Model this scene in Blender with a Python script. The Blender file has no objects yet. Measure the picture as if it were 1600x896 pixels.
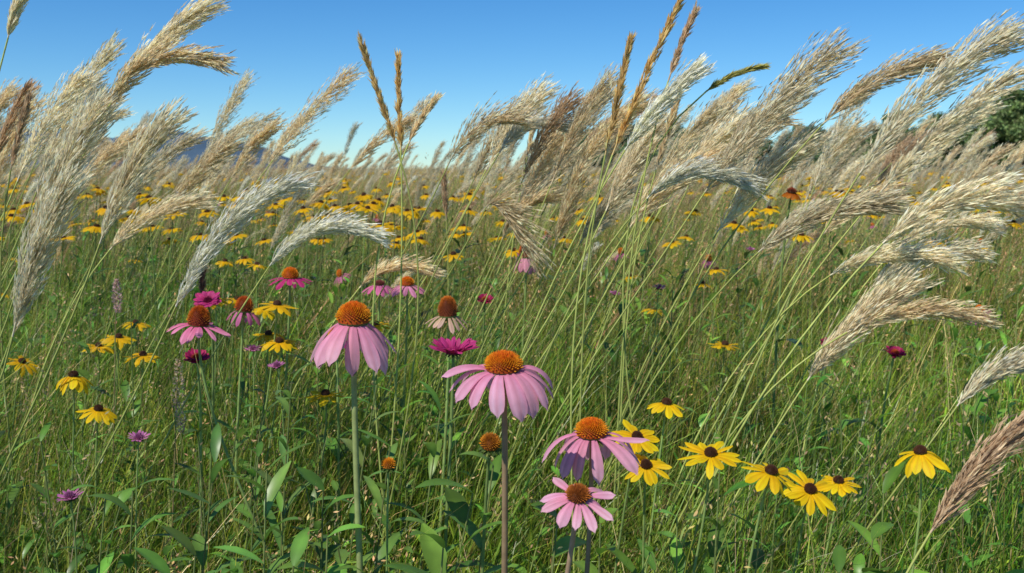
import bpy, math, numpy as np
from mathutils import Vector
rng = np.random.default_rng(7)
A = np.array
scene = bpy.context.scene

# ------------------------------------------------------------------ mesh builder
class MB:
    def __init__(s): s.V=[];s.F=[];s.C=[];s.M=[];s.n=0
    def grid(s, V, C, mat=0, closed=False):
        V=np.asarray(V,float); N,K,M,_=V.shape
        C=np.broadcast_to(np.asarray(C,float),(N,K,M,3))
        idx=(np.arange(N*K*M).reshape(N,K,M))+s.n
        if closed: idx=np.concatenate([idx,idx[:,:,:1]],axis=2)
        f=np.stack([idx[:,:-1,:-1],idx[:,:-1,1:],idx[:,1:,1:],idx[:,1:,:-1]],axis=-1).reshape(-1,4)
        s.V.append(V.reshape(-1,3)); s.C.append(C.reshape(-1,3)); s.F.append(f)
        s.M.append(np.full(len(f),mat)); s.n+=N*K*M
    def ribbon(s,P,S,C,mat=0):
        P=np.asarray(P);V=np.stack([P-S,P+S],axis=2)
        C=np.asarray(C)
        if C.ndim==3: C=C[:,:,None,:]
        elif C.ndim==2: C=C[:,None,None,:]
        s.grid(V,C,mat)
    def mesh(s,name,mats,smooth=True):
        V=np.concatenate(s.V);F=np.concatenate(s.F);C=np.concatenate(s.C);M=np.concatenate(s.M)
        me=bpy.data.meshes.new(name)
        me.vertices.add(len(V)); me.vertices.foreach_set('co',V.astype(np.float32).ravel())
        me.loops.add(len(F)*4); me.loops.foreach_set('vertex_index',F.astype(np.int32).ravel())
        me.polygons.add(len(F)); me.polygons.foreach_set('loop_start',(np.arange(len(F))*4).astype(np.int32))
        me.polygons.foreach_set('material_index',M.astype(np.int32))
        me.polygons.foreach_set('use_smooth',np.full(len(F),smooth))
        me.update(calc_edges=True)
        a=me.attributes.new('Col','FLOAT_COLOR','POINT')
        a.data.foreach_set('color',np.concatenate([C,np.ones((len(C),1))],1).astype(np.float32).ravel())
        for m in mats: me.materials.append(m)
        return me
def obj(name,me,loc=(0,0,0),parent=None,rot=(0,0,0),scale=(1,1,1),color=None):
    o=bpy.data.objects.new(name,me); scene.collection.objects.link(o)
    o.location=loc;o.rotation_euler=rot;o.scale=scale
    if parent: o.parent=parent
    if color is not None: o.color=(*color,1)
    return o
def empty(name):
    o=bpy.data.objects.new(name,None); scene.collection.objects.link(o); o.empty_display_size=.1; return o
def nrm(v): return v/np.maximum(np.linalg.norm(v,axis=-1,keepdims=True),1e-9)

# ------------------------------------------------------------------ materials
def plantmat(name,rough=.5,transl=.3,nscale=60,nlo=.75,nhi=1.2,spec=.3,objvar=.25):
    m=bpy.data.materials.new(name);m.use_nodes=True;nt=m.node_tree;N=nt.nodes;L=nt.links
    N.clear();out=N.new('ShaderNodeOutputMaterial')
    at=N.new('ShaderNodeAttribute');at.attribute_name='Col'
    oi=N.new('ShaderNodeObjectInfo');tc=N.new('ShaderNodeTexCoord')
    nz=N.new('ShaderNodeTexNoise');nz.inputs['Scale'].default_value=nscale;nz.inputs['Detail'].default_value=2
    L.new(tc.outputs['Object'],nz.inputs['Vector'])
    mr=N.new('ShaderNodeMapRange');mr.inputs['From Min'].default_value=.3;mr.inputs['From Max'].default_value=.7
    mr.inputs['To Min'].default_value=nlo;mr.inputs['To Max'].default_value=nhi;L.new(nz.outputs['Fac'],mr.inputs['Value'])
    m2=N.new('ShaderNodeMapRange');m2.inputs['To Min'].default_value=1-objvar;m2.inputs['To Max'].default_value=1+objvar
    L.new(oi.outputs['Random'],m2.inputs['Value'])
    mu=N.new('ShaderNodeMath');mu.operation='MULTIPLY';L.new(mr.outputs[0],mu.inputs[0]);L.new(m2.outputs[0],mu.inputs[1])
    v1=N.new('ShaderNodeVectorMath');v1.operation='MULTIPLY';L.new(at.outputs['Color'],v1.inputs[0]);L.new(oi.outputs['Color'],v1.inputs[1])
    v2=N.new('ShaderNodeVectorMath');v2.operation='SCALE';L.new(v1.outputs[0],v2.inputs[0]);L.new(mu.outputs[0],v2.inputs['Scale'])
    pb=N.new('ShaderNodeBsdfPrincipled');pb.inputs['Roughness'].default_value=rough;pb.inputs['Specular IOR Level'].default_value=spec
    L.new(v2.outputs[0],pb.inputs['Base Color'])
    tr=N.new('ShaderNodeBsdfTranslucent');L.new(v2.outputs[0],tr.inputs['Color'])
    mx=N.new('ShaderNodeMixShader');mx.inputs[0].default_value=transl
    L.new(pb.outputs[0],mx.inputs[1]);L.new(tr.outputs[0],mx.inputs[2]);L.new(mx.outputs[0],out.inputs[0])
    return m
M_leaf=plantmat('leaf_blade',.38,.38,25,.7,1.25,.5)
M_stem=plantmat('plant_stem',.5,.05,80,.8,1.15,.3)
M_petal=plantmat('petal',.55,.45,90,.9,1.05,.2,.06)
M_cone=plantmat('seed_cone',.6,.05,300,.75,1.2,.2,.08)
M_plume=plantmat('plume_spikelet',.6,.45,40,.9,1.12,.25,.14)
MATS=[M_leaf,M_stem,M_petal,M_cone,M_plume]
LEAF,STEM,PETAL,CONE,PLUME=range(5)

# ------------------------------------------------------------------ primitives
def tube(mb,P,r,C,mat=STEM,M=6):
    P=np.asarray(P,float);K=len(P);T=nrm(np.gradient(P,axis=0))
    ref=A([0,1,0.01]);a=nrm(np.cross(T,ref));b=np.cross(T,a)
    th=np.arange(M)/M*2*np.pi;r=np.broadcast_to(r,(K,))
    V=P[:,None]+r[:,None,None]*(a[:,None]*np.cos(th)[None,:,None]+b[:,None]*np.sin(th)[None,:,None])
    C=np.asarray(C,float)
    if C.ndim==2: C=C[None,:,None,:]
    mb.grid(V[None],C,mat,closed=True)
def cubic(p0,p1,p2,p3,t):
    t=t[:,None];return (1-t)**3*p0+3*(1-t)**2*t*p1+3*(1-t)*t*t*p2+t**3*p3
def vary(c,n,s=.2,hue=.08):
    c=np.asarray(c,float);k=1+rng.normal(0,s,(n,1));h=1+rng.normal(0,hue,(n,3))
    return np.clip(c*np.clip(k,.35,1.9)*h,0,1)
def leaves(mb,base,az,L,W,e0,e1,col,K=6,mat=LEAF,fold=.25,wave=0.0):
    """lanceolate leaves, arrays of N"""
    N=len(az);t=np.linspace(0,1,K)
    e=e0[:,None]+(e1-e0)[:,None]*t[None]
    ds=(L/(K-1))[:,None]
    r=np.concatenate([np.zeros((N,1)),np.cumsum(np.cos(e[:,:-1])*ds,1)],1)
    z=np.concatenate([np.zeros((N,1)),np.cumsum(np.sin(e[:,:-1])*ds,1)],1)
    az2=az[:,None]+wave*t[None]
    ca,sa=np.cos(az2),np.sin(az2)
    P=base[:,None]+np.stack([r*ca,r*sa,z],-1)
    w=(W/2)[:,None]*(np.sin(np.pi*np.clip(t*.93+.05,0,1))**.8)[None]
    side=np.stack([-sa,ca,0*ca],-1)
    up=np.stack([-np.sin(e)*ca,-np.sin(e)*sa,np.cos(e)],-1)
    V=np.stack([P-side*w[...,None]+up*(w*fold)[...,None],P,P+side*w[...,None]+up*(w*fold)[...,None]],2)
    c=np.broadcast_to(col[:,None,None,:],(N,K,3,3)).copy(); c[:,:,1]*=1.25
    mb.grid(V,c,mat)
GREENS=A([[.17,.29,.025],[.11,.23,.022],[.28,.38,.04],[.37,.43,.07],[.06,.15,.02],[.21,.33,.03],[.38,.36,.10]])
DRY=A([[.54,.41,.18],[.42,.29,.13],[.62,.51,.27],[.36,.22,.10]])
def blades(mb,base,h,w,lean,pal,K=6,s=.30,mat=LEAF,wind=.13,tipd=.12,curl=0.):
    N=len(h);t=np.linspace(0,1,K)
    ln=np.stack([rng.normal(wind,lean,N),rng.normal(0,lean,N)],-1)*h[:,None]
    P=np.zeros((N,K,3))
    P[...,0]=base[:,0:1]+ln[:,0:1]*t**2; P[...,1]=base[:,1:2]+ln[:,1:2]*t**2
    P[...,2]=base[:,2:3]+h[:,None]*(t-tipd*rng.uniform(0,2.2,(N,1))*t**3)
    P[...,:2]+=(rng.normal(0,.03,(N,1,2))*h[:,None,None])*np.sin(t*np.pi)[None,:,None]
    if curl:
        a=rng.uniform(0,6.28,N);k=rng.uniform(0,1,N)*curl*h
        P[...,0]+=(np.cos(a)*k)[:,None]*t**3;P[...,1]+=(np.sin(a)*k)[:,None]*t**3;P[...,2]-=(k*.55)[:,None]*t**4
    th=rng.uniform(0,np.pi,N);sd=np.stack([np.cos(th),np.sin(th)*.8,rng.normal(0,.1,N)],-1)
    wp=(.55+.45*np.sin(np.pi*np.clip(t*1.1,0,1)))*(1-t**3*.92)
    S=sd[:,None]*(w[:,None]*.5*wp[None])[...,None]
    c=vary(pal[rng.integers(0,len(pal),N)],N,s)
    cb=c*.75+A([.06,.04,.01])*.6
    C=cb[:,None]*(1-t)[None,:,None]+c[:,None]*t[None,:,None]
    mb.ribbon(P,S,C,mat)
    return P
def forb(mb,x,y,h,az0=0,col=(.05,.12,.025),L=.07,W=.016,n=14,lean=.1):
    t=np.linspace(0,1,8);P=np.stack([x+lean*h*t**2,y+0*t,h*t],-1)
    tube(mb,P,np.linspace(.0022,.001,8),A([.18,.22,.07]),STEM,5)
    tt=np.linspace(.12,1,n);az=az0+np.arange(n)*2.4+rng.normal(0,.3,n)
    B=np.stack([x+lean*h*tt**2,y+0*tt,h*tt],-1)
    leaves(mb,B,az,L*rng.uniform(.6,1.1,n)*(1.15-.6*tt),W*rng.uniform(.7,1.2,n)*(1.1-.5*tt),rng.uniform(.5,1.1,n),rng.uniform(-.5,.4,n),vary(col,n,.2))
def spikelets(mb,c,d,sz,col,wd=.3,s=.3):
    n=len(c);sd=nrm(np.cross(d,rng.normal(0,1,(n,3))))*sz*wd;d=nrm(d)*sz
    P=c[:,None]+d[:,None]*A([0,.5,1])[None,:,None];S=sd[:,None]*A([.3,1,.15])[None,:,None]
    mb.ribbon(P,S,vary(col,n,s),PLUME)
def spike(mb,P0,P1,n,rad,col,sz=.005):
    s=rng.random(n);P0=A(P0);P1=A(P1)
    th=rng.random(n)*2*np.pi;rr=rad*np.sin(np.pi*np.clip(s*.85+.12,0,1))*rng.uniform(.3,1,n)
    c=P0+(P1-P0)*s[:,None]+np.stack([np.cos(th)*rr,np.sin(th)*rr,0*th],-1)
    spikelets(mb,c,np.stack([np.cos(th),np.sin(th),rng.uniform(.3,1.5,n)],-1),sz,col)

# ------------------------------------------------------------------ plume grass
def plume(mb,root,B,T,bend=.25,rad=.045,nb=130,ns=8,col=(.62,.5,.33),col2=(.36,.24,.14),narrow=False,stemc=(.34,.42,.11),sp=.0075,stemr=.0013):
    root,B,T=A(root,float),A(B,float),A(T,float);L=np.linalg.norm(T-B)
    C=(B+T)/2+A([-bend*.35*L,0,bend*L]); tan0=nrm(C-B)
    hgt=np.linalg.norm(B-root)
    t=np.linspace(0,1,18);st=cubic(root,root+A([.05*hgt,0,.4*hgt]),B-tan0*.3*hgt,B,t)
    cc=A(stemc)[None]*(1-t[:,None])*.8+t[:,None]*(A(stemc)*.9+A([.10,.07,.02]))
    tube(mb,st,np.linspace(stemr*1.5,stemr,18),cc,STEM,5)
    q=lambda s:(1-s)[:,None]**2*B+2*((1-s)*s)[:,None]*C+(s*s)[:,None]*T
    dq=lambda s:nrm(2*(1-s)[:,None]*(C-B)+2*s[:,None]*(T-C))
    ra=np.linspace(0,1,14);tube(mb,q(ra),np.linspace(stemr,.0004,14),A(col)*.7,STEM,4)
    s=np.sort(rng.random(nb)**.85)*.97;o=q(s);tg=dq(s)
    th=rng.random(nb)*2*np.pi
    a=nrm(np.cross(tg,A([0,1,.05])));b=np.cross(tg,a)
    rd=a*np.cos(th)[:,None]+b*np.sin(th)[:,None]
    prof=np.sin(np.pi*np.clip(s*.8+.16,0,1))**.7
    if narrow: bl=rad*(.5+.7*prof)*rng.uniform(.6,1.1,nb);sprd=.28;wd=0.03
    else: bl=rad*1.65*(.30+.75*prof)*rng.uniform(.45,1.2,nb);sprd=rng.uniform(.34,.52);wd=.22
    d0=nrm(tg+rd*sprd)
    wind=A([.9,0,-.25])
    d1=nrm(tg*.85+rd*sprd*.35+wind*wd+rng.normal(0,.07,(nb,3)))
    u=np.linspace(0,1,5)
    BP=o[:,None]+bl[:,None,None]*(d0[:,None]*(u-.5*u*u)[None,:,None]+d1[:,None]*(.5*u*u)[None,:,None])
    sd=nrm(np.cross(d0,rng.normal(0,1,(nb,3))))*.0004
    colA,colB=A(col,float),A(col2,float)
    mixb=rng.beta(1.1,1.8,nb)[:,None];bc=colA*(1-mixb)+colB*mixb
    mb.ribbon(BP,np.broadcast_to(sd[:,None],BP.shape)*A([1,1,.9,.8,.5])[None,:,None],bc*.9,PLUME)
    uu=(np.arange(ns)+.6)/ns; uu=np.clip(uu[None]+rng.normal(0,.05,(nb,ns)),.03,1)
    cen=o[:,None]+bl[:,None,None]*(d0[:,None]*(uu-.5*uu*uu)[...,None]+d1[:,None]*(.5*uu*uu)[...,None])
    dr=nrm(d0[:,None]*(1-uu)[...,None]+d1[:,None]*uu[...,None]+rng.normal(0,.14,(nb,ns,3)))
    cen=cen.reshape(-1,3);dr=dr.reshape(-1,3);n=len(cen)
    ll=sp*rng.uniform(.7,1.4,n);sd=nrm(np.cross(dr,rng.normal(0,1,(n,3))))*(ll*.105)[:,None]
    k=A([0,.35,.7,1.35]);P=cen[:,None]+dr[:,None]*(ll[:,None]*k[None])[...,None]
    S=sd[:,None]*A([.4,1,.75,.1])[None,:,None]
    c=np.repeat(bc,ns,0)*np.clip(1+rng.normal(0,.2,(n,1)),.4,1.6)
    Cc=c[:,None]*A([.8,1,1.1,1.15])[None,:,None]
    mb.ribbon(P,S,np.clip(Cc,0,.93),PLUME)

# ------------------------------------------------------------------ daisy-type flower head
def head(mb,pos,nvec,n=14,L=.045,W=.015,e0=0.,e1=-1.2,jit=.12,Rc=.018,Hc=.018,nf=260,spn=.0035,pc=(.7,.35,.5),pc2=None,
         cone=((.55,.10,.01),(.75,.25,.03),(.12,.03,.01)),K=9,M=5,notch=True,tippow=.5,phase=None,sep=True,rows=1):
    keep=len(mb.V)
    pc=A(pc,float);pc2=pc*.9 if pc2 is None else A(pc2,float)
    for row in range(rows):
        ph=(rng.random()*6.28 if phase is None else phase)+row*np.pi/n
        az=ph+np.arange(n)/n*2*np.pi+rng.normal(0,jit*.6*2/n*3,n)
        Ls=L*rng.uniform(.86,1.08,n)*(1-.18*row);t=np.linspace(0,1,K)
        E0=e0+row*.35+rng.normal(0,jit,n);E1=e1+row*.3+rng.normal(0,jit*1.6,n)
        e=E0[:,None]+(E1-E0)[:,None]*(t**.8)[None]
        ds=Ls/(K-1)
        r=Rc*.82+np.concatenate([np.zeros((n,1)),np.cumsum((np.cos(e[:,:-1])+np.cos(e[:,1:]))/2*ds[:,None],1)],1)
        z=-.001+np.concatenate([np.zeros((n,1)),np.cumsum((np.sin(e[:,:-1])+np.sin(e[:,1:]))/2*ds[:,None],1)],1)
        base=np.clip(.38+1.1*t,0,1)*(1-.1*t)
        tip=np.where(t>.72,np.clip(1-((t-.72)/.285)**2,0.02,1)**tippow,1)
        w=(W/2)*base*tip
        s=np.linspace(-1,1,M)
        ws=w[None,:]*rng.uniform(.82,1.14,(n,1))
        azt=az[:,None]+rng.normal(0,.11,(n,1))*t
        rad=np.stack([np.cos(azt),np.sin(azt),0*azt],-1);side=np.stack([-np.sin(azt),np.cos(azt),0*azt],-1)
        up=-np.sin(e)[...,None]*rad+np.cos(e)[...,None]*A([0,0,1])
        tw=rng.normal(0,.28,(n,1))*t
        sd2=side*np.cos(tw)[...,None]+up*np.sin(tw)[...,None];up2=up*np.cos(tw)[...,None]-side*np.sin(tw)[...,None]
        P=r[...,None]*rad+z[...,None]*A([0,0,1])
        prof=(-.22*s**2+.09*np.cos(s*np.pi*2))
        V=P[:,:,None]+sd2[:,:,None]*(ws[:,:,None]*s)[...,None]+up2[:,:,None]*(ws[:,:,None]*prof*1.3)[...,None]
        if notch:
            alo=(-np.sin(e)[...,None]*A([0,0,-1])+np.cos(e)[...,None]*rad)
            V[:,-1]+= alo[:,-1][:,None]*(L*.05*(np.cos(s*np.pi*2)*-.5))[None,:,None]
        c=vary(pc,n,.06,.03)
        C=(c[:,None]*(1-t)[None,:,None]+ (c/pc*pc2)[:,None]*t[None,:,None])[:,:,None]*(1-.15*np.cos(s*np.pi*2.0))[None,None,:,None]
        mb.grid(V,np.clip(C,0,.95),PETAL)
    kk=9;ph=np.linspace(0,np.pi/2,kk);mm=14;th=np.arange(mm)/mm*2*np.pi
    rr=Rc*np.cos(ph);zz=Hc*np.sin(ph)
    V=np.stack([rr[:,None]*np.cos(th),rr[:,None]*np.sin(th),np.repeat(zz[:,None],mm,1)],-1)
    mb.grid(V[None],A(cone[2]),CONE,closed=True)
    V=V.copy();V[...,2]=-V[...,2]*.35;mb.grid(V[None],A([.1,.15,.04]),STEM,closed=True)
    i=np.arange(nf)+.5;f=i/nf
    rr=Rc*np.sqrt(f);a=i*2.39996;pz=np.arccos(np.clip(rr/Rc,0,1));r2=Rc*np.cos(pz)
    o=np.stack([r2*np.cos(a),r2*np.sin(a),Hc*np.sin(pz)],-1)
    nn=nrm(np.stack([r2*np.cos(a)/Rc**2,r2*np.sin(a)/Rc**2,Hc*np.sin(pz)/Hc**2+.0],-1))
    nn=nrm(nn+A([0,0,.25])+rng.normal(0,.07,(nf,3)))
    x=nrm(np.cross(nn,A([.1,.2,1])+0*nn));y=np.cross(nn,x)
    bw=min(1.15*Rc/np.sqrt(nf)*1.0,.0022);q=np.arange(4)*np.pi/2
    ring=x[:,None]*np.cos(q)[None,:,None]+y[:,None]*np.sin(q)[None,:,None]
    ln=spn*rng.uniform(.7,1.25,nf)
    V=np.stack([o[:,None]+ring*bw,o[:,None]+nn[:,None]*(ln*.6)[:,None,None]+ring*bw*.55,o[:,None]+nn[:,None]*ln[:,None,None]+ring*bw*.1],1)
    c0,c1=A(cone[0],float),A(cone[1],float)
    fr=np.clip(f[:,None]*1.0+rng.normal(0,.15,(nf,1)),0,1)
    cT=c0*(1-fr)+c1*fr
    C=np.stack([A(cone[2])+0*cT,cT*.85,cT],1)[:,:,None]
    mb.grid(V,np.clip(C,0,.95),CONE,closed=True)
    if sep:
        m=12;leaves(mb,np.stack([Rc*.5*np.cos(np.arange(m)/m*6.28),Rc*.5*np.sin(np.arange(m)/m*6.28),np.full(m,-Hc*.33)],-1),np.arange(m)/m*6.28,np.full(m,Rc*.9),np.full(m,.004),np.full(m,-.1),np.full(m,-.7),vary([.07,.13,.03],m),K=4)
    nv=Vector(nvec).normalized();R=np.array(Vector((0,0,1)).rotation_difference(nv).to_matrix())
    for j in range(keep,len(mb.V)): mb.V[j]=mb.V[j]@R.T+A(pos)
def flower(name,pos,tilt=(0,0),lean=.04,stemr=.0025,stemc=(.24,.34,.10),nleaf=3,leafL=.09,parent=None,lean_y=0.,color=None,**kw):
    """plant rooted on the ground; tilt=(dx,dy) inclines the head"""
    x,y,z=pos;nv=nrm(A([tilt[0],tilt[1],1.]));mb=MB()
    rx=-lean*z;ry=lean_y+rng.normal(0,.02)
    top=A([0,0,z])-nv*kw.get('Hc',.018)*.3
    t=np.linspace(0,1,20);S=cubic(A([rx,ry,0]),A([rx*.9+rng.normal(0,.012),ry,z*.4]),top-nv*z*.22,top,t)
    tube(mb,S,np.linspace(stemr*1.25,stemr*.85,20),A(stemc)[None]*(np.linspace(.75,1.05,20)[:,None]),STEM,8)
    if nleaf:
        tt=rng.uniform(.15,.72,nleaf);ii=(tt*19).astype(int)
        leaves(mb,S[ii],rng.uniform(0,6.28,nleaf),leafL*rng.uniform(.7,1.2,nleaf),leafL*.26*rng.uniform(.8,1.2,nleaf),rng.uniform(.3,.9,nleaf),rng.uniform(-.9,-.1,nleaf),vary([.09,.20,.035],nleaf),K=8)
    head(mb,(0,0,z),nv,**kw)
    return obj(name,mb.mesh(name,MATS),(x,y,0),parent,color=color)

PINK=dict(pc=(.90,.28,.46),pc2=(.93,.50,.64))
MAG=dict(pc=(.50,.03,.18),pc2=(.62,.06,.26))
OC=((.82,.15,.006),(.95,.42,.012),(.36,.06,.006))
cf='purple_coneflower'
flower(cf,(-.170,1.057,.838),(.03,-.05),lean=-.01,stemr=.0036,stemc=(.32,.38,.14),nleaf=0,n=14,L=.056,W=.0165,e0=-.45,e1=-1.5,jit=.15,Rc=.0170,Hc=.019,nf=420,cone=OC,**PINK)
flower(cf,(-.008,.933,.812),(-.02,-.12),lean=.02,stemr=.0032,stemc=(.38,.26,.15),nleaf=0,n=15,L=.053,W=.0170,e0=.10,e1=-1.35,jit=.15,Rc=.0170,Hc=.014,nf=420,cone=OC,**PINK)
flower(cf,(.0845,1.03,.722),(-.03,-.12),lean=.06,stemr=.0028,stemc=(.38,.26,.15),nleaf=1,n=13,L=.056,W=.0150,e0=-.1,e1=-1.4,jit=.22,Rc=.016,Hc=.014,nf=380,cone=OC,**PINK)
flower(cf,(.0615,.90,.697),(.05,-.35),lean=.12,stemr=.0028,stemc=(.38,.26,.17),nleaf=1,n=13,L=.031,W=.0112,e0=0,e1=-.75,jit=.2,Rc=.0105,Hc=.008,nf=260,cone=((.30,.08,.015),(.60,.20,.03),(.10,.03,.01)),**PINK)
flower(cf,(-.4455,1.40,.782),(.1,-.08),lean=-.25,stemr=.0022,n=15,L=.036,W=.010,e0=.0,e1=-.75,Rc=.0145,Hc=.024,nf=380,cone=((.55,.09,.01),(.90,.28,.02),(.16,.02,.01)),pc=(.85,.16,.38),pc2=(.90,.32,.50))
flower(cf,(-.465,1.71,.758),(.1,-.05),n=9,L=.030,W=.010,e0=-.6,e1=-1.3,Rc=.014,Hc=.022,nf=320,cone=((.50,.08,.01),(.85,.22,.02),(.14,.02,.01)),pc=(.72,.2,.42))
flower(cf,(-.101,1.555,.772),(-.02,-.05),n=13,L=.030,W=.009,e0=-.25,e1=-.9,Rc=.0140,Hc=.028,nf=380,cone=((.70,.20,.02),(.38,.11,.02),(.14,.03,.01)),pc=(.60,.42,.26),pc2=(.66,.42,.36))
flower(cf,(.033,2.33,.797),(0,0),n=11,L=.042,W=.014,e0=-.9,e1=-1.5,Rc=.016,Hc=.032,nf=260,cone=((.75,.11,.01),(.8,.18,.02),(.14,.03,.01)),pc=(.8,.35,.46))
flower(cf,(-.198,1.866,.784),(0,-.02),n=13,L=.034,W=.011,e0=-.15,e1=-.9,Rc=.012,Hc=.013,nf=240,cone=OC,pc=(.84,.30,.48))
flower(cf,(-.262,1.95,.775),(0,-.02),n=13,L=.030,W=.010,e0=-.15,e1=-.9,Rc=.010,Hc=.006,nf=140,cone=((.2,.05,.05),(.3,.08,.06),(.06,.02,.01)),pc=(.78,.20,.44))
flower(cf,(-.418,1.866,.798),(.05,-.02),n=14,L=.032,W=.011,e0=-.05,e1=-.6,Rc=.014,Hc=.017,nf=260,cone=OC,pc=(.68,.05,.26))
flower(cf,(-.30,1.68,.715),(.0,-.02),n=13,L=.02,W=.01,e0=-.5,e1=-1.2,Rc=.013,Hc=.018,nf=260,cone=OC,pc=(.60,.06,.28))
flower('coneflower_bud',(-.0245,1.0885,.692),(.1,-.35),n=12,L=.006,W=.004,e0=-.2,e1=-.6,Rc=.010,Hc=.013,nf=240,stemr=.002,cone=((.45,.16,.02),(.90,.34,.02),(.2,.06,.01)),pc=(.1,.16,.04))
flower('coneflower_bud',(-.139,1.0885,.668),(.05,-.1),n=10,L=.004,W=.003,e0=-.2,e1=-.6,Rc=.0065,Hc=.008,nf=120,stemr=.0014,cone=((.85,.30,.01),(.9,.34,.02),(.3,.1,.01)),pc=(.1,.16,.04))
md='magenta_daisy'
flower(md,(-.079,1.32,.755),(.02,-.05),n=20,L=.030,W=.008,e0=.75,e1=.25,Rc=.010,Hc=.004,nf=120,rows=2,cone=((.35,.03,.1),(.4,.05,.1),(.2,.01,.05)),**MAG)
flower(md,(-.527,1.71,.775),(.05,-.7),n=18,L=.020,W=.010,e0=.4,e1=-.2,Rc=.006,Hc=.004,nf=60,rows=2,cone=((.35,.03,.1),(.4,.05,.1),(.2,.01,.05)),**MAG)
for p in [(.604,1.866,.668),(.728,1.866,.652),(-.50,1.555,.702),(-.06,2.2,.71)]:
    flower(md,p,(.05,-.4),n=16,L=.017,W=.009,e0=.7,e1=.2,Rc=.007,Hc=.006,nf=90,rows=2,cone=((.5,.1,.02),(.4,.05,.03),(.2,.01,.02)),pc=(.42,.02,.10),pc2=(.5,.03,.14))
for p in [(-.373,1.555,.69),(-.478,1.244,.658),(-.499,1.0885,.632),(-.451,1.71,.689),(.30,2.02,.76),(.72,3.0,.76),(.25,2.4,.7)]:
    flower('mauve_aster',p,(rng.normal(0,.1),-.15),n=16,L=.012,W=.0035,e0=.7,e1=.2,Rc=.005,Hc=.005,nf=70,stemr=.0011,leafL=.05,nleaf=5,cone=((.4,.12,.3),(.5,.2,.4),(.2,.05,.1)),pc=(.68,.22,.50))

# --- black-eyed susans
SUS=dict(cone=((.06,.022,.010),(.14,.05,.014),(.035,.014,.007)),pc=(.93,.50,.006),pc2=(.96,.64,.012),notch=False,tippow=.7)
bs='black_eyed_susan'
S=[(.160,1.244,.66,-.45,.05,-.35,1.05),(.168,1.213,.632,-.5,.1,-.4,1),(.222,1.40,.667,-.1,-.1,-.8,1),(.223,1.0885,.683,-.25,.05,-.3,1.1),
(.283,1.057,.672,-.2,0,-.5,1.08),(.346,1.12,.631,-.5,.1,-.35,1.1),(.446,1.32,.577,-.15,0,-.5,1),(.4585,1.0885,.685,-.05,-.15,-1.0,1.15),
(-.297,1.555,.645,-.05,0,-.3,1.05),(-.662,1.477,.691,0,-.3,-1.1,1.15),(-.66,1.555,.62,-.1,-.1,-.6,1.1),(-.407,1.71,.768,-.05,-.1,-.5,1.2),
(-.405,1.71,.703,-.2,0,-.6,1.1),(-.462,1.866,.69,-.1,0,-.6,1),(.438,2.02,.643,-.05,0,-.4,1.1),(-.85,2.02,.64,-.1,0,-.5,1.1),(-.875,2.177,.63,-.1,0,-.4,1.1),
(-.702,1.866,.65,-.1,0,-.5,1.1),(-.89,2.33,.64,-.1,0,-.5,1.1),(-.267,2.02,.89,-.05,-.2,-.9,1.15),(-.405,2.8,.892,-.1,0,-.7,1.1),(-.48,3.1,.894,-.1,0,-.6,1.1),
(-.617,2.95,.886,-.1,0,-.7,1.1),(-.986,3.42,.908,-.1,0,-.8,1.1),(.725,2.49,.837,-.1,0,-.8,1.05),(-.147,2.49,.789,-.1,0,-.6,1),(.357,2.49,.65,0,0,-.6,1),
(.54,2.8,.68,0,0,-.6,1),(.544,2.64,.736,0,0,-.6,1),(.333,2.8,.70,0,0,-.6,1),(-.258,1.866,.708,0,0,-.5,.9),(-.81,2.8,.743,0,0,-.7,1),(-.72,2.8,.734,0,0,-.7,1),
(-.44,3.3,.90,-.1,0,-.8,1.2),(-.52,3.5,.91,-.1,0,-.8,1.2),(-.36,3.0,.89,-.1,0,-.8,1.2),(-.64,2.3,.70,-.1,0,-.7,1.1),(-.55,2.2,.69,-.1,0,-.7,1.1),(-.60,2.0,.74,-.1,0,-.7,1.1),
(-.95,1.9,.63,-.1,0,-.6,1.1),(-.78,1.95,.67,-.1,0,-.6,1.1)]
for (x,y,z,ty,e0,e1,sc) in S:
    near=y<1.6
    flower(bs,(x,y,z),(rng.normal(.02,.12),ty),lean=rng.uniform(.0,.2),stemr=.0016,nleaf=4,leafL=.07,n=int(rng.integers(12,15)),L=.0275*sc,W=.0102*sc,e0=e0,e1=e1,jit=.17,
        Rc=.0070,Hc=.0068,nf=150 if near else 60,spn=.0014,K=8 if near else 5,M=5 if near else 3,**SUS)
flower('red_gaillardia',(.522,1.866,.958),(.1,-.2),n=12,L=.016,W=.010,e0=-.2,e1=-1.,Rc=.008,Hc=.006,nf=80,cone=((.3,.05,.02),(.2,.05,.02),(.06,.02,.01)),pc=(.36,.07,.01),pc2=(.6,.2,.01))

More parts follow.
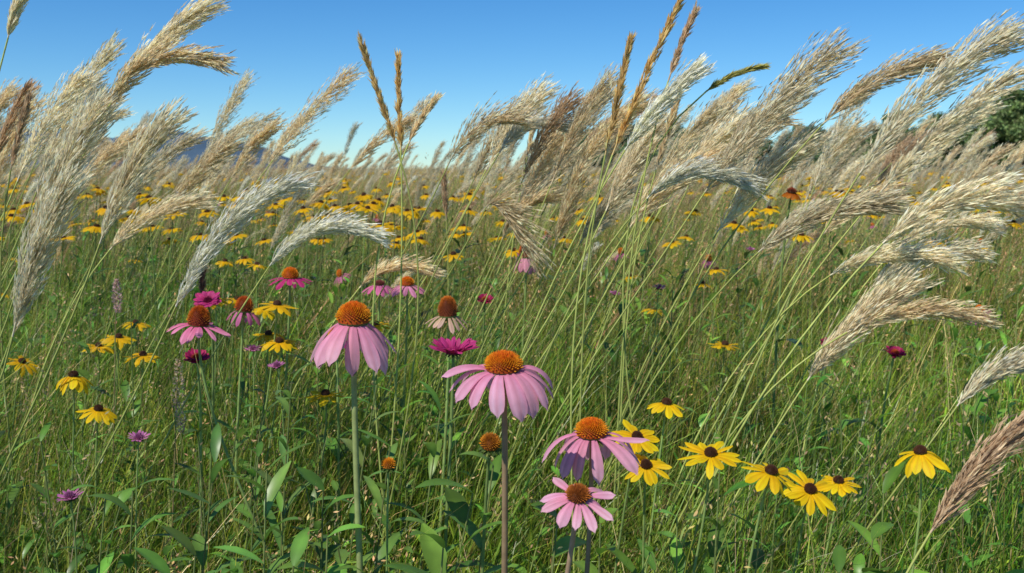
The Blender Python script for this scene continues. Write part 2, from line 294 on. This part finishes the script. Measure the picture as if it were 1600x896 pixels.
# ------------------------------------------------------------------ hero plume grasses (metres: base x,z ; tip x,z ; distance y)
CR=((.93,.84,.60),(.82,.67,.43));TA=((.92,.77,.49),(.70,.52,.31));BR=((.76,.57,.36),(.54,.36,.21));GO=((.85,.62,.27),(.64,.42,.15));WH=((.94,.92,.74),(.88,.82,.58));GY=((.88,.78,.54),(.68,.54,.34));DK=((.30,.17,.12),(.18,.09,.07))
HP=[
(-.615,1.105,-.475,1.247,1.555,.12,.042,CR),(-.635,1.08,-.445,1.16,1.56,.40,.034,TA),(-.888,.958,-.732,1.216,1.866,.10,.048,CR),(-.702,.83,-.572,1.072,1.40,.10,.052,CR),
(-.96,1.018,-.894,1.144,1.866,.1,.03,BR),(-.77,1.2,-.735,1.275,1.555,.1,.02,CR),(-.632,.79,-.552,.972,1.244,.1,.045,CR),(-.477,.807,-.31,.978,1.40,.22,.042,WH),
(-.38,.85,-.215,.90,1.555,.35,.034,WH),(-.288,.778,-.15,.804,1.866,.35,.028,TA),(-.555,1.022,-.375,1.21,2.33,.05,.05,TA),(-.756,.85,-.612,.934,1.866,.2,.05,GY),
(.300,.965,.49,1.175,1.555,.10,.062,GY),(.175,1.03,.275,1.145,1.555,.1,.036,WH),(.48,1.07,.665,1.17,1.555,.16,.042,TA),(.486,.995,.69,1.185,1.40,.15,.055,CR),
(.59,.965,.79,1.145,1.6,.08,.046,CR),(.464,.908,.66,.948,1.244,.30,.05,CR),(.50,.835,.64,.865,1.555,.22,.038,CR),(.477,.77,.69,.784,1.40,.18,.034,TA),
(.423,.70,.558,.825,1.40,.12,.055,GY),(.568,.70,.66,.748,1.244,.25,.038,CR),(.414,.643,.52,.752,.95,.12,.036,BR),(.21,.955,.365,.975,1.555,.35,.038,WH),
(.348,1.018,.48,1.09,1.866,.2,.045,TA),(-.12,1.006,0.01,1.09,1.866,.35,.045,TA),(-.024,1.03,.09,1.08,1.866,.35,.04,WH),(.072,.97,.174,1.162,1.866,.08,.045,TA),
(-.048,.93,.036,.846,1.866,.6,.055,TA),(.13,.86,.21,.95,1.9,.1,.05,GY),(.36,.88,.52,.95,1.45,.2,.045,GY),(.08,.85,.12,.99,1.9,.0,.04,TA),
(-1.05,.93,-.93,1.12,2.0,.12,.05,TA),(-.82,.92,-.68,1.06,2.1,.15,.05,CR),(-.70,.98,-.58,1.10,2.5,.1,.05,TA),(-.42,1.0,-.27,1.12,2.6,.1,.05,TA),(.26,.93,.40,1.08,1.8,.12,.05,CR),
(.42,1.0,.50,1.15,2.3,.1,.05,TA),(.70,.86,.86,.90,1.8,.25,.042,CR),(-.56,.9,-.47,1.06,1.35,.12,.045,CR),
(.02,.92,.09,1.06,2.0,.1,.05,TA),(.16,.93,.26,1.08,1.7,.1,.048,GY),(.33,.90,.46,1.04,1.6,.12,.05,CR),
(-.08,.98,.02,1.12,2.1,.15,.05,TA),(.10,1.0,.19,1.15,2.0,.12,.045,CR),(-.84,.98,-.74,1.15,1.7,.12,.045,CR),
(-.05,1.0,.05,1.14,1.95,.12,.05,CR),(.02,.98,.10,1.12,1.9,.1,.045,BR),(-.02,.86,.06,.94,2.0,.3,.05,TA),(.20,.90,.33,1.02,1.7,.15,.05,TA),(-.75,.9,-.66,1.10,1.6,.1,.05,CR),
(.62,.80,.78,.86,1.7,.25,.042,CR),(.56,.88,.70,.96,1.8,.2,.045,TA)]
for i in range(34):   # second rank of plumes across the meadow
    y=rng.uniform(2.0,3.2);u=rng.choice([rng.uniform(-.58,-.30),rng.uniform(-.08,.25),rng.uniform(.2,.44)],p=[.34,.36,.30])
    x=u*y;z=rng.uniform(.92,1.04);an=rng.uniform(.6,1.2);L=rng.uniform(.18,.26)
    HP.append((x,z,x+L*math.cos(an),z+L*math.sin(an),y,rng.uniform(.05,.22),rng.uniform(.04,.052),[CR,TA,TA,GY,BR,CR][rng.integers(6)]))
for (bx,bz,tx,tz,y,bend,rad,c) in HP:
    mb=MB();rx=bx-bz*rng.uniform(.28,.48);ry=y+rng.normal(0,.06)
    near=y<1.7
    org=A([rx,ry,0]);ty=rng.normal(0,.03)
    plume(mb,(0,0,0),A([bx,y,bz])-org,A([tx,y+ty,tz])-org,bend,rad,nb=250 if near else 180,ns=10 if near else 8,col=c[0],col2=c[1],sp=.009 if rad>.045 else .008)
    n=14;b=np.stack([rng.normal(0,.03,n),rng.normal(0,.03,n),0*np.ones(n)],-1)
    blades(mb,b,rng.uniform(.55,.95,n)*bz,rng.uniform(.002,.0042,n),.14,A([[.28,.40,.05],[.38,.45,.09],[.18,.30,.04]]),K=9,wind=.42)
    obj('plume_grass',mb.mesh('plume_grass',MATS),(rx,ry,0))
NP=[(-.18,1.04,-.232,1.195,1.555,.0,.012,GO),(-.172,1.03,-.175,1.17,1.555,0,.010,GO),(-.16,1.04,-.118,1.107,1.555,.08,.010,TA),(.14,1.02,.234,1.236,1.40,.03,.022,GO),
(.13,1.02,.162,1.175,1.40,0,.014,GO),(.24,1.135,.278,1.237,1.555,.05,.010,BR),(.30,1.12,.385,1.157,1.56,.12,.007,((.45,.43,.12),(.38,.34,.10))),(-.55,.78,-.545,.85,1.75,0,.018,DK),
(-.145,.89,-.15,.98,2.2,0,.022,BR),(.035,1.03,.06,1.15,2.3,0,.03,TA),(.23,1.0,.262,1.11,1.6,0,.016,TA),(-.80,1.0,-.765,1.11,1.6,0.05,.012,BR)]
for (bx,bz,tx,tz,y,bend,rad,c) in NP:
    mb=MB();rx=bx-bz*rng.uniform(.02,.12);org=A([rx,y,0])
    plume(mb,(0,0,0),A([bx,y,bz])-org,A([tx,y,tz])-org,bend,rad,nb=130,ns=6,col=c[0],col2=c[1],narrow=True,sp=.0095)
    obj('seed_head_grass',mb.mesh('seed_head_grass',MATS),(rx,y,0))
for (x,y,z0,z1,r,c) in [(-.53,1.555,.58,.70,.010,(.66,.50,.34)),(-.72,1.8,.74,.80,.007,(.6,.42,.38))]:
    mb=MB();t=np.linspace(0,1,10);tube(mb,np.stack([-.05*(1-t),0*t,t*z1],-1),np.linspace(.0018,.0008,10),A([.25,.2,.09]),STEM,5)
    spike(mb,(0,0,z0),(0,0,z1),240,r,c)
    n=12;leaves(mb,np.stack([np.full(n,-.02),np.zeros(n),rng.uniform(.15,.8,n)*z0],-1),rng.uniform(0,6.28,n),rng.uniform(.04,.08,n),np.full(n,.013),rng.uniform(.2,1,n),rng.uniform(-.6,.2,n),vary([.09,.17,.04],n))
    obj('brown_flower_spike',mb.mesh('brown_flower_spike',MATS),(x,y,0))

# broad-leaved herbs in the foreground
for (x,y,h,L,W,c,n) in [(-.30,1.10,.66,.13,.026,(.12,.25,.04),22),(-.24,1.15,.62,.12,.030,(.11,.24,.035),18),(-.10,1.02,.60,.12,.042,(.12,.26,.035),14),(.02,1.05,.62,.10,.045,(.13,.26,.035),14),
    (-.20,1.2,.66,.12,.024,(.15,.28,.05),22),(.24,1.25,.58,.11,.04,(.11,.23,.03),12),(.40,1.15,.56,.10,.04,(.11,.24,.03),12),(-.42,1.2,.64,.12,.022,(.13,.26,.05),22),(.52,1.05,.54,.09,.045,(.13,.26,.03),12),
    (-.33,1.3,.72,.11,.016,(.15,.28,.06),28),(-.02,.95,.55,.10,.05,(.13,.26,.04),12),(-.15,1.3,.68,.11,.022,(.12,.24,.04),20),(.33,1.05,.56,.09,.03,(.15,.28,.04),14),(.1,1.15,.58,.1,.03,(.13,.26,.03),14),
    (-.48,1.15,.62,.11,.024,(.12,.25,.04),18),(-.38,1.05,.58,.10,.03,(.13,.25,.04),14),(-.27,1.02,.58,.11,.03,(.14,.27,.04),16),(-.18,.98,.55,.10,.034,(.12,.25,.04),14),(.17,1.02,.52,.10,.035,(.13,.25,.03),12),(.46,1.2,.60,.10,.03,(.12,.24,.03),14),
    (-.07,1.12,.66,.11,.03,(.13,.26,.04),18),(-.25,1.28,.72,.10,.02,(.14,.27,.05),24),(-.12,1.08,.64,.13,.038,(.12,.25,.035),16),(-.55,1.2,.60,.11,.02,(.13,.26,.04),18),(-.22,1.05,.60,.12,.04,(.13,.27,.04),14),
    (.06,1.0,.50,.11,.045,(.13,.26,.04),12),(.28,1.15,.56,.11,.03,(.12,.25,.04),14),(-.44,1.05,.55,.11,.034,(.12,.26,.04),14)]:
    mb=MB();forb(mb,0,0,h,rng.random()*6,c,L,W,n,rng.uniform(0,.12));forb(mb,.03,.02,h*.8,rng.random()*6,c,L*.9,W,int(n*.7),-.1)
    obj('leafy_herb',mb.mesh('leafy_herb',MATS),(x,y,0))

# ------------------------------------------------------------------ meadow grass patches
def patch(name,size,nf,nw,nd,nforb,hs=1.,ws=1.,K=6,seeds=True):
    mb=MB();u=lambda n:np.stack([rng.uniform(-.5,.5,n)*size,rng.uniform(-.5,.5,n)*size,np.zeros(n)],-1)
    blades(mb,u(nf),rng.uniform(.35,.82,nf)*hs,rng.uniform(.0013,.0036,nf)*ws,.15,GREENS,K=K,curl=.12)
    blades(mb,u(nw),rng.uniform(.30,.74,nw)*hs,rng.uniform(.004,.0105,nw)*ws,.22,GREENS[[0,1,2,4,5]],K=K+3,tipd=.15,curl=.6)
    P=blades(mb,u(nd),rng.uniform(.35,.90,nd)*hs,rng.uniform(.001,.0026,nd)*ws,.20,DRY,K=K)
    if seeds:
        m=nd//2;Q=P[:m];tp=Q[:,-1];dv=Q[:,-1]-Q[:,-2];k=9
        s=rng.random((m,k,1));c=tp[:,None]-dv[:,None]*s*.55+rng.normal(0,.005,(m,k,3))
        d=nrm(nrm(dv)[:,None]+rng.normal(0,.5,(m,k,3)))
        spikelets(mb,c.reshape(-1,3),d.reshape(-1,3),.0075*ws**.5,(.56,.40,.20),.2)
    for i in range(nforb):
        p=u(1)[0];forb(mb,p[0],p[1],rng.uniform(.3,.72)*hs,rng.random()*6,col=(A([.11,.23,.035])*rng.uniform(.7,1.5)),L=rng.uniform(.05,.12),W=rng.uniform(.010,.028),n=int(rng.integers(10,20)),lean=rng.uniform(-.1,.2))
    return mb.mesh(name,MATS)
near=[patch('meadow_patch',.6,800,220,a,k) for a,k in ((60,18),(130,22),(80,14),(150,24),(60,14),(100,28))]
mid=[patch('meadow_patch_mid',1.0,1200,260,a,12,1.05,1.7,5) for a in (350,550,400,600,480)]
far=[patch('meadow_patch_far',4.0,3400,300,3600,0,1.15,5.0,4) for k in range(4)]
mg=empty('meadow_grass')
def scatter(meshes,y0,y1,sp,par,zs=lambda y:1.,wmul=.62,marg=.7,nm='grass_patch'):
    y=y0
    while y<y1:
        X=wmul*y+marg;n=int(2*X/sp)+1
        for i in range(n):
            x=-X+(i+.5)*sp+rng.normal(0,sp*.2);yy=y+rng.normal(0,sp*.2)
            k=zs(yy)
            g=rng.uniform(.75,1.35);q=rng.uniform(-.2,.22)
            obj(nm,meshes[rng.integers(len(meshes))],(x,yy,0),par,(0,0,rng.normal(0,.35)),(1,rng.choice([-1,1]),k*rng.uniform(.78,1.18)),color=(g*(1+q),g,g*rng.uniform(.8,1.1)))
        y+=sp
zs=lambda y: float(np.interp(y,[.4,.9,1.15,1.7,3],[.56,.62,.76,.95,1.0]))
scatter(near,.62,3.6,.36,mg,zs)
scatter(mid,3.8,16,.8,mg,lambda y:1.03)
scatter(far,17,130,3.2,mg,lambda y:1.05,marg=3)

# ------------------------------------------------------------------ background plumes
def plume_variant(c,nb,ns,k=1.):
    mb=MB();lean=rng.uniform(.20,.40);B=A([lean,0,rng.uniform(.86,1.0)])
    L=rng.uniform(.18,.27);an=rng.uniform(.65,1.25);T=B+A([math.cos(an)*L,rng.normal(0,.03),math.sin(an)*L])
    plume(mb,(0,0,0),B,T,rng.uniform(.04,.22),rng.uniform(.038,.052)*k,nb=nb,ns=ns,col=c[0],col2=c[1],sp=.009*k*1.1)
    n=8;blades(mb,np.stack([rng.normal(0,.03,n),rng.normal(0,.03,n),np.zeros(n)],-1),rng.uniform(.5,.9,n),rng.uniform(.003,.005,n)*k,.14,A([[.24,.33,.07],[.32,.38,.11]]),K=7,wind=.42)
    return mb.mesh('plume_variant',MATS)
pv=[plume_variant(c,130,7) for c in [CR,TA,TA,BR,CR,GY,TA,CR,WH,GY,TA,CR]]
pf=[plume_variant(c,60,5,1.5) for c in [CR,TA,TA,BR,CR,GY]]
pp=empty('distant_plume_grass')
def pts(n,y0,y1,w=.62,m=.6,pw=.5):
    y=(y0**(1/pw)+(y1**(1/pw)-y0**(1/pw))*rng.random(n))**pw;return rng.uniform(-1,1,n)*(w*y+m),y
for meshes,n,y0,y1,s0,s1 in [(pv,310,2.8,8,.78,1.1),(pv,110,2.6,6,.62,.84),(pv,820,8,22,.78,1.1),(pf,1900,20,75,.78,1.1),(pf,1500,75,170,.78,1.1)]:
    X,Y=pts(n,y0,y1)
    for x,y in zip(X,Y):
        if y<5 and -.28<x/y<-.06 and rng.random()<.6: continue
        s=rng.uniform(s0,s1)
        obj('plume',meshes[rng.integers(len(meshes))],(x-.35,y,0),pp,(0,0,rng.normal(0,.3)),(s,s*rng.choice([-1,1]),s))

# ------------------------------------------------------------------ background flowers
def fl_variant(yel=True,big=1.):
    mb=MB();z=.8;t=np.linspace(0,1,8);tube(mb,np.stack([-.08*(1-t)**1,0*t,t*z],-1),np.linspace(.0024,.0014,8)*big,A([.18,.25,.07]),STEM,4)
    n=6;leaves(mb,np.stack([np.full(n,-.03),np.zeros(n),rng.uniform(.2,.65,n)],-1),rng.uniform(0,6.28,n),rng.uniform(.05,.09,n),np.full(n,.018),rng.uniform(.2,1,n),rng.uniform(-.6,.2,n),vary([.09,.18,.04],n),K=4)
    tl=(rng.normal(0,.2),rng.normal(-.15,.2),1)
    if yel: head(mb,(0,0,z),tl,n=12,L=.029*big,W=.013*big,e0=rng.uniform(-.2,.1),e1=rng.uniform(-1.4,-.6),Rc=.0060,Hc=.0045,nf=24,K=4,M=3,sep=False,**SUS)
    else: head(mb,(0,0,z),tl,n=12,L=.036,W=.012,e0=-.2,e1=-1.,Rc=.014,Hc=.02,nf=60,K=4,M=3,sep=False,cone=OC,pc=(.74,.20,.42))
    return mb.mesh('flower_variant',MATS)
yv=[fl_variant(True) for _ in range(8)];yb=[fl_variant(True,1.6) for _ in range(5)];pk=[fl_variant(False) for _ in range(3)]
fy=empty('yellow_wildflowers');fp=empty('pink_wildflowers')
cl=[(rng.uniform(-.55,.6),rng.uniform(2.8,9)) for _ in range(24)]+[(-.22,3.6),(-.15,3.4),(-.28,4.),(-.2,5),(-.34,5),(-.12,5.),(.5,7.),(.55,8),(.45,7.5),(.0,4.5),(-.2,4.2),(-.08,4.),(.5,6),(.4,6),(.3,7),(.52,5),(.45,4.5),(.38,5),(.25,4)]
for u,y in cl:
    for j in range(rng.integers(6,14)):
        yy=y+rng.normal(0,.3);x=u*y+rng.normal(0,.3);s=rng.uniform(.93,1.16)
        if yy<2.2: continue
        obj('yellow_flower',yv[rng.integers(8)],(x,yy,0),fy,(0,0,rng.normal(0,.6)),(1.2,1.2,s))
X,Y=pts(90,2.2,8)
for x,y in zip(X,Y): obj('yellow_flower',yv[rng.integers(8)],(x,y,0),fy,(0,0,rng.normal(0,.6)),(1,1,rng.uniform(.8,1.08)))
X,Y=pts(1700,7,36)
for x,y in zip(X,Y):
    if math.sin(x*.9+2*math.sin(y*.5))+math.cos(y*.8-x*.3)<-.25 and rng.random()<.8: continue
    obj('yellow_flower',yb[rng.integers(5)],(x,y,0),fy,(0,0,rng.normal(0,.6)),(1,1,rng.uniform(1.02,1.19)))
X,Y=pts(24,2.1,8)
for x,y in zip(X,Y): obj('pink_flower',pk[rng.integers(3)],(x,y,0),fp,(0,0,rng.normal(0,.6)),(.7,.7,rng.uniform(.8,.95)))

# ------------------------------------------------------------------ ground, hills, trees
def groundmat(name,c1,c2,c3,scale):
    m=bpy.data.materials.new(name);m.use_nodes=True;nt=m.node_tree;N=nt.nodes;L=nt.links;pb=N['Principled BSDF'];pb.inputs['Roughness'].default_value=.95;pb.inputs['Specular IOR Level'].default_value=.1
    tc=N.new('ShaderNodeTexCoord');nz=N.new('ShaderNodeTexNoise');nz.inputs['Scale'].default_value=scale;nz.inputs['Detail'].default_value=8;nz.inputs['Roughness'].default_value=.7
    L.new(tc.outputs['Object'],nz.inputs['Vector']);cr=N.new('ShaderNodeValToRGB');e=cr.color_ramp.elements
    e[0].position=.35;e[0].color=(*c1,1);e[1].position=.65;e[1].color=(*c3,1);k=e.new(.5);k.color=(*c2,1)
    L.new(nz.outputs['Fac'],cr.inputs[0]);L.new(cr.outputs[0],pb.inputs['Base Color'])
    b=N.new('ShaderNodeBump');b.inputs['Strength'].default_value=.6;b.inputs['Distance'].default_value=.05;L.new(nz.outputs['Fac'],b.inputs['Height']);L.new(b.outputs[0],pb.inputs['Normal'])
    return m
def sheet(name,X,Y,Z,mat):
    mb=MB();mb.grid(np.stack([X,Y,Z],-1)[None],A([1,1,1.]));return obj(name,mb.mesh(name,[mat]))
gx=np.concatenate([-np.geomspace(6000,1,40),[0],np.geomspace(1,6000,40)]);gy=np.concatenate([[-300,-50,-10],np.linspace(-3,12,30),np.geomspace(14,7000,40)])
X,Y=np.meshgrid(gx,gy);sheet('ground',X,Y,.02*np.sin(X*1.7)*np.cos(Y*1.3)*(np.hypot(X,Y)<40)-.02,groundmat('meadow_soil',(.03,.035,.012),(.08,.10,.028),(.18,.15,.07),3.))
x=np.linspace(-2900,-380,180);y=np.linspace(2600,3800,24);X,Y=np.meshgrid(x,y)
rid=118*np.exp(-((X+1600)/420)**2)+100*np.exp(-((X+1000)/280)**2)+130*np.exp(-((X+2300)/500)**2)+6*np.sin(X/47)+4*np.sin(X/19+1)
edge=np.clip((-420-X)/220,0,1);prof=np.sin(np.clip((Y-2600)/1200,0,1)*np.pi)
sheet('hills',X,Y,rid*edge*prof+2.5*np.sin(X/9+Y/13)*prof*edge-3,groundmat('haze_tinted_hill_forest',(.05,.09,.145),(.065,.11,.165),(.085,.13,.185),.006))  # atmospheric haze is painted into the hills' bluish base colours
M_tree=plantmat('tree_foliage',.6,.3,.6,.7,1.3,.2,.2);M_bark=plantmat('bark',.8,0,3,.6,1.2,.1)
def tree_mesh(h,w,nclump,leafn):
    mb=MB();t=np.linspace(0,1,8)
    tube(mb,np.stack([.1*np.sin(t*3),0*t,t*h*.7],-1),np.linspace(h*.03,h*.008,8),A([.07,.05,.035]),1,8)
    for i in range(nclump):
        a=rng.random()*6.28;q=rng.random()**.6;zc=h*rng.uniform(.2,.95);k=math.sin(math.pi*min(1,max(.05,(zc/h-.02)/1.02)))**.6
        c=A([math.cos(a)*w*q*k,math.sin(a)*w*q*k,zc])
        s0=A([0,0,h*rng.uniform(.2,.55)]);s0[2]=min(s0[2],zc*.85);tt=np.linspace(0,1,5)[:,None]
        tube(mb,s0*(1-tt)+c*tt,np.linspace(h*.009,h*.003,5),A([.07,.05,.035]),1,5)
        n=leafn;d=nrm(rng.normal(0,1,(n,3)))*(rng.random((n,1))**.4)*A([1,1,.7])*w*rng.uniform(.2,.38)
        P=c+d;sz=h*.022;dr=nrm(rng.normal(0,1,(n,3)));sd=nrm(np.cross(dr,rng.normal(0,1,(n,3))))
        PP=P[:,None]+dr[:,None]*(A([-1,0,1])*sz)[None,:,None];SS=sd[:,None]*(A([.2,.6,.1])*sz)[None,:,None]
        mb.ribbon(PP,SS,vary(A([.18,.25,.09])*rng.uniform(.7,1.4),n,.25),0)
    return mb.mesh('tree',[M_tree,M_bark])
tm=[tree_mesh(8,3.8,60,220),tree_mesh(7,4.2,60,220),tree_mesh(9,3.6,60,220)]
for (x,y,s,k) in [(62,122,1.35,0),(57,121,1.2,1),(67,118,1.45,2),(52.5,124,1.1,1),(74,124,1.4,0),(60,114,1.0,2),(84,126,1.3,1),(64.5,128,1.4,1),(94,130,1.3,2),(55,118,1.0,0),(49,128,.95,2),(45,130,.8,1)]:
    obj('tree',tm[k],(x,y,-.1),None,(0,0,rng.random()*6),(s,s,s))
dt=empty('distant_trees')
for i in range(120):
    u=rng.choice([rng.uniform(.09,.15),rng.uniform(.28,.36),rng.uniform(.05,.5),rng.uniform(.36,.6)],p=[.2,.2,.25,.35]);y=rng.uniform(260,320)
    s=rng.uniform(1.2,1.8) if (.09<u<.15) else rng.uniform(.9,1.5)
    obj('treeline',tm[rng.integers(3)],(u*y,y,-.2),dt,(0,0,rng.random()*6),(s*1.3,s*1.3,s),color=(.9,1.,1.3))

# ------------------------------------------------------------------ light, sky, camera
EL=math.radians(54);AZ=math.radians(-138)
w=bpy.data.worlds.new('World');scene.world=w;w.use_nodes=True;nt=w.node_tree
sk=nt.nodes.new('ShaderNodeTexSky');sk.sky_type='NISHITA';sk.sun_disc=False;sk.sun_elevation=EL;sk.sun_rotation=AZ%(2*math.pi)
sk.air_density=1.0;sk.dust_density=0.0;sk.ozone_density=4.5;sk.altitude=1500
hs=nt.nodes.new('ShaderNodeHueSaturation');hs.inputs['Saturation'].default_value=1.25
mx=nt.nodes.new('ShaderNodeVectorMath');mx.operation='MULTIPLY';mx.inputs[1].default_value=(.70,.93,1.04)
bg=nt.nodes['Background'];bg.inputs['Strength'].default_value=.12
nt.links.new(sk.outputs[0],hs.inputs['Color']);nt.links.new(hs.outputs[0],mx.inputs[0]);nt.links.new(mx.outputs[0],bg.inputs[0])
sd=bpy.data.lights.new('sun','SUN');sd.energy=5.0;sd.angle=math.radians(.5);sd.color=(1,.94,.82)
so=bpy.data.objects.new('sun',sd);scene.collection.objects.link(so)
D=Vector((math.sin(AZ)*math.cos(EL),math.cos(AZ)*math.cos(EL),math.sin(EL)));so.rotation_euler=D.to_track_quat('Z','Y').to_euler();so.location=(-5,-5,8)
cd=bpy.data.cameras.new('camera');cd.lens=35;cd.sensor_width=36;cd.clip_start=.02;cd.clip_end=20000
cd.dof.use_dof=True;cd.dof.focus_distance=1.2;cd.dof.aperture_fstop=14
co=bpy.data.objects.new('camera',cd);scene.collection.objects.link(co);co.location=(0,0,1.0);co.rotation_euler=(math.radians(90-6.7),0,0)
scene.camera=co
scene.view_settings.view_transform='Standard';scene.view_settings.look='None';scene.view_settings.exposure=0
print('objs',len(bpy.data.objects))
